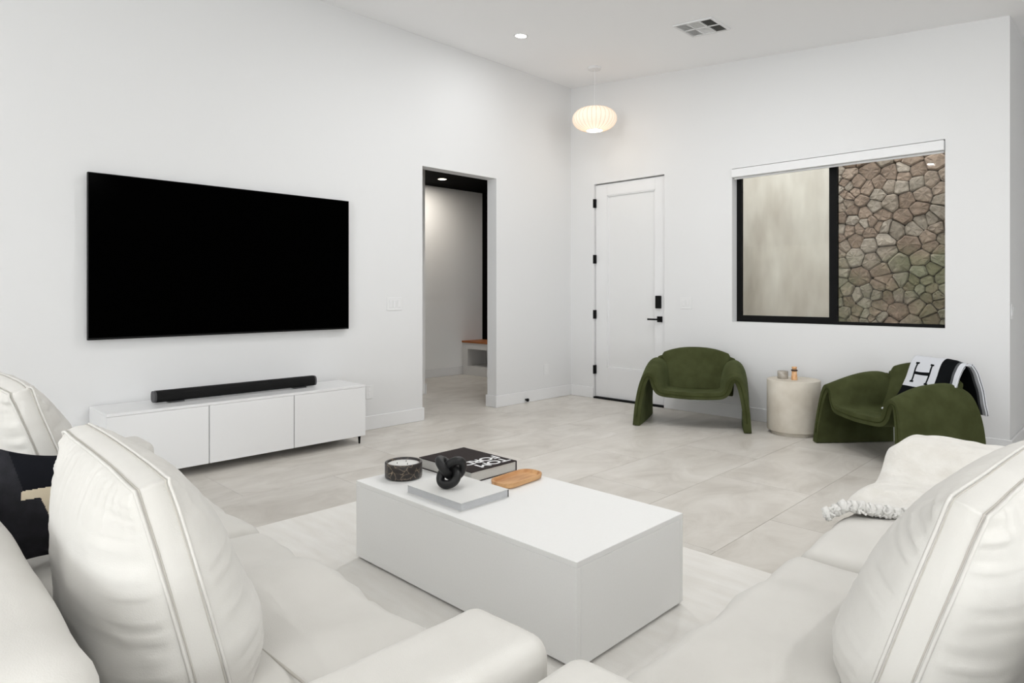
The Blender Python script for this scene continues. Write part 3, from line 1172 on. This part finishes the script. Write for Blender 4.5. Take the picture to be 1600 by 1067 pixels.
# ---- loose back cushions
def cushion(name, label, loc, rot, W, Hh, bulge, seed, edge=.028, m=SOFA, group='loose sofa back cushions', cat='cushion', sag=0.0, taper=.2, shift=0.0, front=.82, back=.70):
    t = tag(empty(name, loc), label, cat, group)
    t.rotation_euler = rot
    nx, ny = 84, 60

    def pt(u, v, side):
        bow = 1 - .03 * v * v - taper * (v + 1) / 2
        boh = 1 - .03 * u * u
        x = u * W / 2 * bow + shift * (v + 1) / 2
        z = v * Hh / 2 * boh
        ev_ = 2.6 if v > 0 else 8.0
        f = max(0.0, (1 - abs(u) ** 3.2)) ** .62 * max(0.0, (1 - abs(v) ** ev_)) ** .62 * (1 - .34 * v)
        th = edge + bulge * f * (front if side > 0 else back)
        # gathered wrinkles fading away from the seams
        eu, ev = 1 - abs(u), 1 - abs(v)
        q = noise.noise(Vector((seed * 7 + side * 3, v * 17, u * 1.6)))
        q2 = noise.noise(Vector((u * 15, seed * 5 + side * 2, v * 1.4)))
        wv = .011 * q * math.exp(-eu / .28) * min(1, eu / .03) + .009 * q2 * math.exp(-ev / .30) * min(1, ev / .03)
        wv += .010 * noise.noise(Vector((u * 2.1 + seed, v * 2.1, side * 4.0))) * f
        y = side * (th + wv)
        z -= sag * (1 - u * u) * (v > 0) * v
        return Vector((x, y, z))
    bm = bmesh.new()
    F = {}
    us = [math.sin(PI / 2 * (-1 + 2 * i / nx)) * .35 + .65 * (-1 + 2 * i / nx) for i in range(nx + 1)]
    vs = [math.sin(PI / 2 * (-1 + 2 * j / ny)) * .35 + .65 * (-1 + 2 * j / ny) for j in range(ny + 1)]
    for side in (1, -1):
        F[side] = [[bm.verts.new(pt(u, v, side)) for v in vs] for u in us]
        for i in range(nx):
            for j in range(ny):
                bm.faces.new((F[side][i][j], F[side][i + 1][j], F[side][i + 1][j + 1], F[side][i][j + 1]))
    ridx = [(i, 0) for i in range(nx)] + [(nx, j) for j in range(ny)] + [(i, ny) for i in range(nx, 0, -1)] + [(0, j) for j in range(ny, 0, -1)]
    n = len(ridx)
    mid = []
    for k, (i, j) in enumerate(ridx):
        a, b = F[1][i][j].co, F[-1][i][j].co
        c = (a + b) / 2
        d = Vector((c.x, 0, c.z)).normalized()
        mid.append(bm.verts.new(c + d * (.006 + .002 * noise.noise(Vector((k * .35, seed, 0))))))
    for k in range(n):
        k2 = (k + 1) % n
        (i, j), (i2, j2) = ridx[k], ridx[k2]
        bm.faces.new((F[1][i][j], F[1][i2][j2], mid[k2], mid[k]))
        bm.faces.new((mid[k], mid[k2], F[-1][i2][j2], F[-1][i][j]))
    rings = {s: [F[s][i][j].co.copy() for i, j in ridx] for s in (1, -1)}
    obj('cover', bm, m, t, smooth=True)
    for s in (1, -1):
        obj('piping', tube(bmesh.new(), [p + Vector((p.x, 0, p.z)).normalized() * .001 for p in rings[s]], .0034, 6, closed=True), SOFA if m is SOFA else m, t, smooth=True)
        obj('stitch_line', tube(bmesh.new(), [Vector((p.x, p.y - s * .0062, p.z)) + Vector((p.x, 0, p.z)).normalized() * .0014 for p in rings[s]], .0016, 5, closed=True), SEAM if m is SOFA else m, t, smooth=True)
    return t


D = math.radians
cushion('back_cushion', 'plump cream box cushion standing at the near end of the left sofa', (3.375, -5.622, .662), (D(13), 0, D(-2)), .86, .47, .150, 1, shift=.035)
cushion('back_cushion', 'cream box cushion at the far end of the left sofa behind the dark pillow', (2.25, -5.640, .70), (D(18), 0, D(2)), .76, .49, .115, 2, taper=.12)
cushion('back_cushion', 'plump cream box cushion standing on the right sofa beside the plush throw', (4.728, -4.385, .656), (D(17), 0, D(86)), .87, .455, .150, 3, taper=.1)

# ---- dark patterned pillow
pil = tag(empty('throw_pillow', (2.79, -5.648, .628)), 'dark charcoal throw pillow with beige patches tucked between the left sofa cushions', 'pillow')
pil.rotation_euler = (D(-12), D(5), D(86))
bm = bmesh.new()
nn = 120
Fd = {}
for side in (1, -1):
    rows = []
    for i in range(nn + 1):
        r_ = []
        for j in range(nn + 1):
            u, v = -1 + 2 * i / nn, -1 + 2 * j / nn
            f = max(0, 1 - u * u) ** .55 * max(0, 1 - v * v) ** .55
            x = u * .155 * (1 - .10 * (1 - v * v))
            z = v * .165 * (1 - .20 * (1 - u * u))
            r_.append(bm.verts.new((x, side * (.004 + .055 * f), z)))
        rows.append(r_)
    Fd[side] = rows
    for i in range(nn):
        for j in range(nn):
            f_ = bm.faces.new((rows[i][j], rows[i + 1][j], rows[i + 1][j + 1], rows[i][j + 1]))
            c_ = f_.calc_center_median()
            a_, b_ = c_.x, c_.z          # sewn patches: pale band, pale wedge, navy field
            mi = 0
            if b_ > .02 and a_ > -.122 + (.15 - b_) * .35:
                mi = 1
            if abs(b_ - (.035 + .10 * (a_ + .05))) < .012 and a_ > -.088:
                mi = 2
            if -.05 < b_ < .03 and -.05 + (.03 - b_) * .45 < a_ < -.008:
                mi = 2
            f_.material_index = mi
rg = [(i, 0) for i in range(nn)] + [(nn, j) for j in range(nn)] + [(i, nn) for i in range(nn, 0, -1)] + [(0, j) for j in range(nn, 0, -1)]
for k in range(len(rg)):
    (i, j), (i2, j2) = rg[k], rg[(k + 1) % len(rg)]
    bm.faces.new((Fd[1][i][j], Fd[1][i2][j2], Fd[-1][i2][j2], Fd[-1][i][j]))
obj('cover', bm, [PILD, PILN, PILB], pil, smooth=True)

# ---- plush throw over the far arm of the right sofa
th = tag(empty('throw_blanket', (0, 0, 0)), 'ivory plush throw draped over the far arm of the right sofa', 'blanket')
SEATZ = RZ + .231 + .215 + .022
YARM = -5.338 + SL - ARM           # inner face of the far arm


def throw_z(x, y):
    k = 1 / (1 + math.exp(-(y - (YARM - .035)) / .028))
    seat = SEATZ + .010 - .012 * max(0, min(1, (x - 4.3) / .4))
    arm = RZ + AH + .022
    z = seat * (1 - k) + arm * k
    yo = -5.338 + SL
    if y > yo - .03:
        z -= 9.0 * (y - yo + .03) ** 2
    fe = 4.262 - x
    if fe > 0:
        z -= 6.5 * fe * fe + .15 * fe
    z += .016 * noise.fractal(Vector((x * 5, y * 5, 1.3)), 1, 2, 3) + .008 * noise.noise(Vector((x * 16, y * 14, 4)))
    return z


rows = []
NX_, NY_ = 56, 80
for i in range(NX_ + 1):
    fx = i / NX_
    r_ = []
    for j in range(NY_ + 1):
        fy = j / NY_
        ye = -2.74
        x1 = 4.89
        x = 4.196 + fx * (x1 - 4.196)
        y0 = -3.74 + .62 * (min(x, 4.42) - 4.2)
        y = y0 + fy * (ye - y0)
        r_.append((x, y, throw_z(x, y)))
    rows.append(r_)
bm = grid_mesh(rows)
o = obj('cloth', bm, THROW, th, smooth=True)
add_mod(o, 'SOLIDIFY', thickness=.018, offset=1.0)
add_mod(o, 'SUBSURF', levels=1, render_levels=1)
hp = []
for k in range(60):
    f = k / 59
    x = 4.192 + f * .27
    y = -3.748 + .60 * (x - 4.2)
    hp.append((x, y, throw_z(max(x, 4.2), y) + .010 + .004 * math.sin(k * 1.9)))
o = obj('hem', tube(bmesh.new(), hp, .019, 12, rf=lambda f: 1 + .18 * math.sin(f * 75) + .12 * math.sin(f * 41 + 1)), HEMM, th, smooth=True)
bm = bmesh.new()
rk = random.Random(5)
for k in range(46):
    f = rk.random()
    p = hp[int(f * 59)]
    tube(bm, [(p[0] + rk.uniform(-.01, .01), p[1] - .006, p[2] + rk.uniform(0, .016)),
              (p[0] + rk.uniform(-.015, .015), p[1] - .018 - rk.random() * .004, p[2] + rk.uniform(-.004, .010)),
              (p[0] + rk.uniform(-.02, .02), p[1] - .019 - rk.random() * .005, p[2] - rk.uniform(.004, .015))], .0045, 6)
o = obj('fringe', bm, HEMM, th, smooth=True)
o['kind'] = 'stuff'

# ---- green lounge chairs
FRONT = [(.482, 0.0), (.468, .17), (.440, .33), (.408, .425), (.372, .452), (.338, .42), (.310, .345), (.262, .305), (.14, .293), (0, .288)]
REAR = [(.455, 0.0), (.455, .20), (.440, .40), (.408, .515), (.355, .555), (.300, .515), (.272, .41), (.252, .305), (.14, .272), (0, .265)]
CD = .325


def make_chair(name, label, loc, rz):
    t = tag(empty(name, loc, rz), label, 'armchair', 'pair of green lounge chairs')
    NS, NT = 41, 18
    fr = [Vector((a, 0, b)) for a, b in FRONT]
    re = [Vector((a, 0, b)) for a, b in REAR]
    pf, pr = spline(fr, NS), spline(re, NS)
    rows = []
    for k in range(NT + 1):
        tt = k / NT
        e = math.sin(PI / 2 * min(1, tt / .75))
        row = []
        half = []
        for i in range(NS):
            p = pf[i].lerp(pr[i], e)
            s = i / (NS - 1)
            hz = max(0, p.z) / .55
            # front edge leans back a little towards the arm, rear edge is rounded at the top
            yf = -CD + .05 * hz if s < .45 else -CD + .05 * .8 - .02 * (s - .45)
            yr = CD - (.07 * hz ** 3) if s < .5 else CD - .13
            y = yf + tt * (yr - yf)
            z = p.z
            if s < .5:
                z -= .045 * max(0, (tt - .75) / .25) ** 2 * hz
            half.append(Vector((p.x, y, z + .0)))
        full = [Vector((-q.x, q.y, q.z)) for q in half] + [q.copy() for q in reversed(half[:-1])]
        for q in full:
            q.z = max(q.z, 0.0)
        rows.append(full)
    bm = grid_mesh(rows)
    for v in bm.verts:
        v.co.z += .006
    o = obj('seat_shell', bm, GREEN, t, smooth=True)
    add_mod(o, 'SOLIDIFY', thickness=.062, offset=0.0)
    add_mod(o, 'BEVEL', width=.026, segments=3, limit_method='ANGLE', angle_limit=.9)
    # inner backrest, concave, leaning back
    rows, rows2 = [], []
    for k in range(15):
        f = k / 14
        hwid = .236 + .095 * f ** .8
        if f > .9:
            hwid *= 1 - .8 * (f - .9) ** 1.0
        r1 = []
        for i in range(25):
            u = -1 + 2 * i / 24
            top = .685 - .055 * abs(u) ** 2.4
            z = .285 + (top - .285) * f
            y = .145 + .135 * f + .02 * f * f - .055 * u * u * (1 - .3 * f)
            r1.append((u * hwid, y, z))
        rows.append(r1)
    o = obj('backrest', grid_mesh(rows), GREEN, t, smooth=True)
    add_mod(o, 'SOLIDIFY', thickness=.06, offset=0.0)
    add_mod(o, 'BEVEL', width=.024, segments=3, limit_method='ANGLE', angle_limit=.9)
    # outer rear shell wrapping behind the backrest down to the arms
    rows = []
    for k in range(11):
        f = k / 10
        hwid = .345 + .02 * f
        r1 = []
        for i in range(25):
            u = -1 + 2 * i / 24
            top = .65 - .06 * abs(u) ** 2.2
            z = .24 + (top - .24) * f
            y = .245 + .062 * f - .06 * u * u
            r1.append((u * hwid, y, z))
        rows.append(r1)
    o = obj('rear_shell', grid_mesh(rows), GREEN, t, smooth=True)
    add_mod(o, 'SOLIDIFY', thickness=.035, offset=0.0)
    add_mod(o, 'BEVEL', width=.013, segments=2, limit_method='ANGLE', angle_limit=.9)
    # piping along the front rim of the shell
    pp = [Vector((-q.x, -CD + .05 * max(0, q.z) / .55 - .0015 if i / (NS - 1) < .45 else -CD + .04 - .02 * (i / (NS - 1) - .45) - .0015, q.z + .006)) for i, q in enumerate(pf)]
    line = pp + [Vector((-q.x, q.y, q.z)) for q in reversed(pp[:-1])]
    obj('piping', tube(bmesh.new(), line[2:-2], .0042, 6), GREENS, t, smooth=True)
    return t


make_chair('lounge_chair', 'olive green folded lounge chair in front of the entry door', (1.905, -.512, 0), D(24.2))
ch2 = make_chair('lounge_chair', 'olive green folded lounge chair with a black and white throw', (3.588, -.592, 0), D(-39))

# ---- black and white wool throw over the back of the right chair
hth = tag(empty('wool_throw', (3.588, -.592, 0), D(-39)), 'black and white wool throw with a letter H over the chair back', 'blanket')
path = spline([Vector(p) for p in ((0, -.02, .335), (0, .09, .43), (0, .165, .56), (0, .215, .665), (0, .275, .728), (0, .345, .70), (0, .385, .60), (0, .405, .47), (0, .412, .36))], 151)
NW = 90
LEN = [0.0]
for k in range(1, len(path)):
    LEN.append(LEN[-1] + (path[k] - path[k - 1]).length)
rows = []
for k, p in enumerate(path):
    r_ = []
    for j in range(NW + 1):
        wv = j / NW
        x = -.09 + .47 * wv + .02 * math.sin(k * .05)
        lift = .006 * noise.noise(Vector((wv * 4, k * .07, 2)))
        side_drop = .03 * max(0, wv - .8) / .2 if k < 90 else 0
        r_.append((x, p.y - .004 + lift, p.z + .004 + lift - side_drop * .6))
    rows.append(r_)
bm = bmesh.new()
V = [[bm.verts.new(q) for q in r] for r in rows]
Ltot = LEN[-1]


def wool_mat(s, wv):
    # s runs from the seat end over the top, wv across the width
    if s < .018:
        return 1
    if wv > .93:
        return 1
    if wv > .89:
        return 2
    if s < .245:
        return 0
    if wv > .60:
        return 0 if wv > .625 else 1
    if s < .252:
        return 1
    # letter H in the white field
    a = (s - .275) / .17          # along the uprights
    b = (wv - .09) / .43          # across
    if 0 <= a <= 1 and 0 <= b <= 1:
        if abs(b - .14) < .035 or abs(b - .86) < .035:
            return 0
        if abs(a - .5) < .07 and .14 < b < .86:
            return 0
        if (a < .09 or a > .91) and (abs(b - .14) < .085 or abs(b - .86) < .085):
            return 0
    return 1


for k in range(len(V) - 1):
    s = (LEN[k] + LEN[k + 1]) / 2
    for j in range(NW):
        f_ = bm.faces.new((V[k][j], V[k][j + 1], V[k + 1][j + 1], V[k + 1][j]))
        f_.material_index = wool_mat(s, (j + .5) / NW)
o = obj('cloth', bm, [BLKW, WHTW, GRYW], hth, smooth=True)
add_mod(o, 'SOLIDIFY', thickness=.012, offset=0.0)
for q, (off, mm_) in enumerate(((.004, WHTW), (.011, GRYW), (.018, WHTW))):
    obj('folded_edge', tube(bmesh.new(), [(rows[k][NW][0] + .004, rows[k][NW][1] - .004, rows[k][NW][2] - off + .008) if k < 75 else (rows[k][NW][0] + .004, rows[k][NW][1] - off + .008, rows[k][NW][2]) for k in range(18, len(rows), 3)], .0062, 6), mm_, hth, smooth=True)

# ---- side table
st = tag(empty('side_table', (2.742, -.292, 0)), 'round cream concrete drum side table between the green chairs', 'side table')
obj('drum', lathe([(.208, .03), (.214, .032), (.216, .036), (.216, .462), (.214, .466), (.208, .468)], 64), CONC, st, smooth=False)
for p_ in st.children[-1].data.polygons:
    p_.use_smooth = len(p_.vertices) == 4
obj('plinth', lathe([(.185, 0), (.185, .03)], 48), CONC, st)
STZ = .4685
tm = tag(empty('candle_tumbler', (2.66, -.32, STZ)), 'small smoky grey glass tumbler on the drum table', 'tumbler')
obj('glass', lathe([(.040, 0), (.043, .003), (.044, .066), (.040, .066), (.039, .045)], 32, cap=True, rmod=lambda a, z: 1 + .015 * math.cos(a * 16)), GREYG, tm, smooth=True)
obj('wax', lathe([(.0375, .0452), (.0375, .05)], 24), WAX, tm)
bt = tag(empty('amber_bottle', (2.77, -.345, STZ)), 'small amber glass bottle with a dark collar on the drum table', 'bottle')
obj('body', lathe([(.024, 0), (.026, .004), (.0245, .035), (.021, .06), (.022, .072), (.018, .078)], 28), AMBER, bt, smooth=True)
obj('collar', lathe([(.026, .0782), (.027, .081), (.027, .088), (.024, .090)], 28), AMBERD, bt)
obj('stopper', lathe([(.016, .0902), (.018, .096), (.021, .104), (.021, .112), (.015, .115)], 28), AMBER, bt, smooth=True)

# ================================================================== ON THE COFFEE TABLE
# black book
bb = tag(empty('coffee_table_book', (2.418, -4.104, TT)), 'black hardcover book with bold white lettering on the coffee table', 'book')
BW, BD, BZ = .385, .292, .050
obj('page_block', box(.004, BW - .004, .004, BD - .004, .0035, BZ - .0035), PAGES, bb)
obj('cover', box(0, BW, 0, BD, BZ - .0033, BZ, bev=.0008, seg=1), BOOKB, bb)
obj('cover', box(0, BW, 0, BD, 0, .0033, bev=.0008, seg=1), BOOKB, bb)
obj('spine', box(0, BW, BD - .0038, BD, .0033, BZ - .0033), BOOKB, bb)
text_mesh('title_lettering', 'TOM', .078, INK, bb, (BW - .080, BD - .012, BZ + .0004), (0, 0, -PI / 2), sx=1.2, offset=.0014, spacing=.88)
text_mesh('title_lettering', 'FORD', .078, INK, bb, (BW - .150, BD - .012, BZ + .0004), (0, 0, -PI / 2), sx=1.18, offset=.0014, spacing=.88)

# white book
wb = tag(empty('coffee_table_book', (2.706, -4.386, TT)), 'white softcover book under the black knot on the coffee table', 'book')
WW, WD, WZ = .353, .262, .034
obj('page_block', box(.003, WW - .003, .003, WD - .003, .002, WZ - .002), PAGEG, wb)
obj('cover', box(0, WW, 0, WD, WZ - .0019, WZ, bev=.0006, seg=1), BOOKW, wb)
obj('cover', box(0, WW, 0, WD, 0, .0019, bev=.0006, seg=1), BOOKW, wb)
obj('spine', box(0, WW - .002, WD - .0028, WD, .0019, WZ - .0019), BOOKW, wb)
obj('spine_mark', box(WW - .002, WW, WD - .0028, WD, .0019, WZ - .0019), BLKMET, wb)

# knot sculpture
kn = tag(empty('knot_sculpture', (2.858, -4.275, TT + WZ + .0005)), 'matte black knotted tube sculpture on the white book', 'sculpture')
kp = []
R3 = Euler((D(58), D(20), D(62))).to_matrix()
for k in range(120):
    a = 2 * PI * k / 120
    p = Vector((math.sin(a) + 2 * math.sin(2 * a), math.cos(a) - 2 * math.cos(2 * a), -1.25 * math.sin(3 * a))) * .0205
    kp.append(R3 @ p)
zmin = min(p.z for p in kp)
kp = [p + Vector((0, 0, -zmin + .0185)) for p in kp]
obj('tube', tube(bmesh.new(), kp, .0185, 16, closed=True), KNOT, kn, smooth=True)

# marble candle bowl
cb = tag(empty('candle_bowl', (2.497, -4.252, TT)), 'round black marble candle bowl with pale veins on the coffee table', 'candle')
obj('bowl', lathe([(.078, 0), (.084, .003), (.086, .01), (.086, .069), (.084, .072), (.076, .072), (.074, .069), (.074, .056)], 56), MARBLE, cb, smooth=False)
for p_ in cb.children[-1].data.polygons:
    p_.use_smooth = len(p_.vertices) == 4
obj('wax', lathe([(.0735, .0563), (.0735, .062)], 40), WAX, cb)
for a in (0, 2.1, 4.2):
    obj('wick', tube(bmesh.new(), [(.03 * math.cos(a), .03 * math.sin(a), .062), (.03 * math.cos(a) + .001, .03 * math.sin(a), .07)], .0014, 6), BLKMET, cb)

# wooden tray
tr = tag(empty('wooden_tray', (2.924, -3.935, TT)), 'narrow olive wood tray with rounded ends on the coffee table', 'tray')


def rrect(hx, hy, r, n=8):
    o_ = []
    for (cx_, cy_, a0) in ((hx - r, hy - r, 0), (-hx + r, hy - r, PI / 2), (-hx + r, -hy + r, PI), (hx - r, -hy + r, 1.5 * PI)):
        for k in range(n + 1):
            a = a0 + PI / 2 * k / n
            o_.append((cx_ + r * math.cos(a), cy_ + r * math.sin(a)))
    return o_


bm = bmesh.new()
rings = []
for hx, hy, r, z in ((.056, .128, .05, 0), (.063, .136, .056, .006), (.065, .138, .058, .022), (.064, .137, .057, .0245), (.056, .129, .05, .0245), (.053, .125, .046, .020), (.046, .118, .04, .012)):
    rings.append([bm.verts.new((x, y, z)) for x, y in rrect(hx, hy, r)])
for a in range(len(rings) - 1):
    n = len(rings[a])
    for k in range(n):
        bm.faces.new((rings[a][k], rings[a][(k + 1) % n], rings[a + 1][(k + 1) % n], rings[a + 1][k]))
bm.faces.new(rings[0][::-1])
bm.faces.new(rings[-1])
obj('dish', bm, WOOD, tr, rot=(0, 0, D(4)), smooth=False)
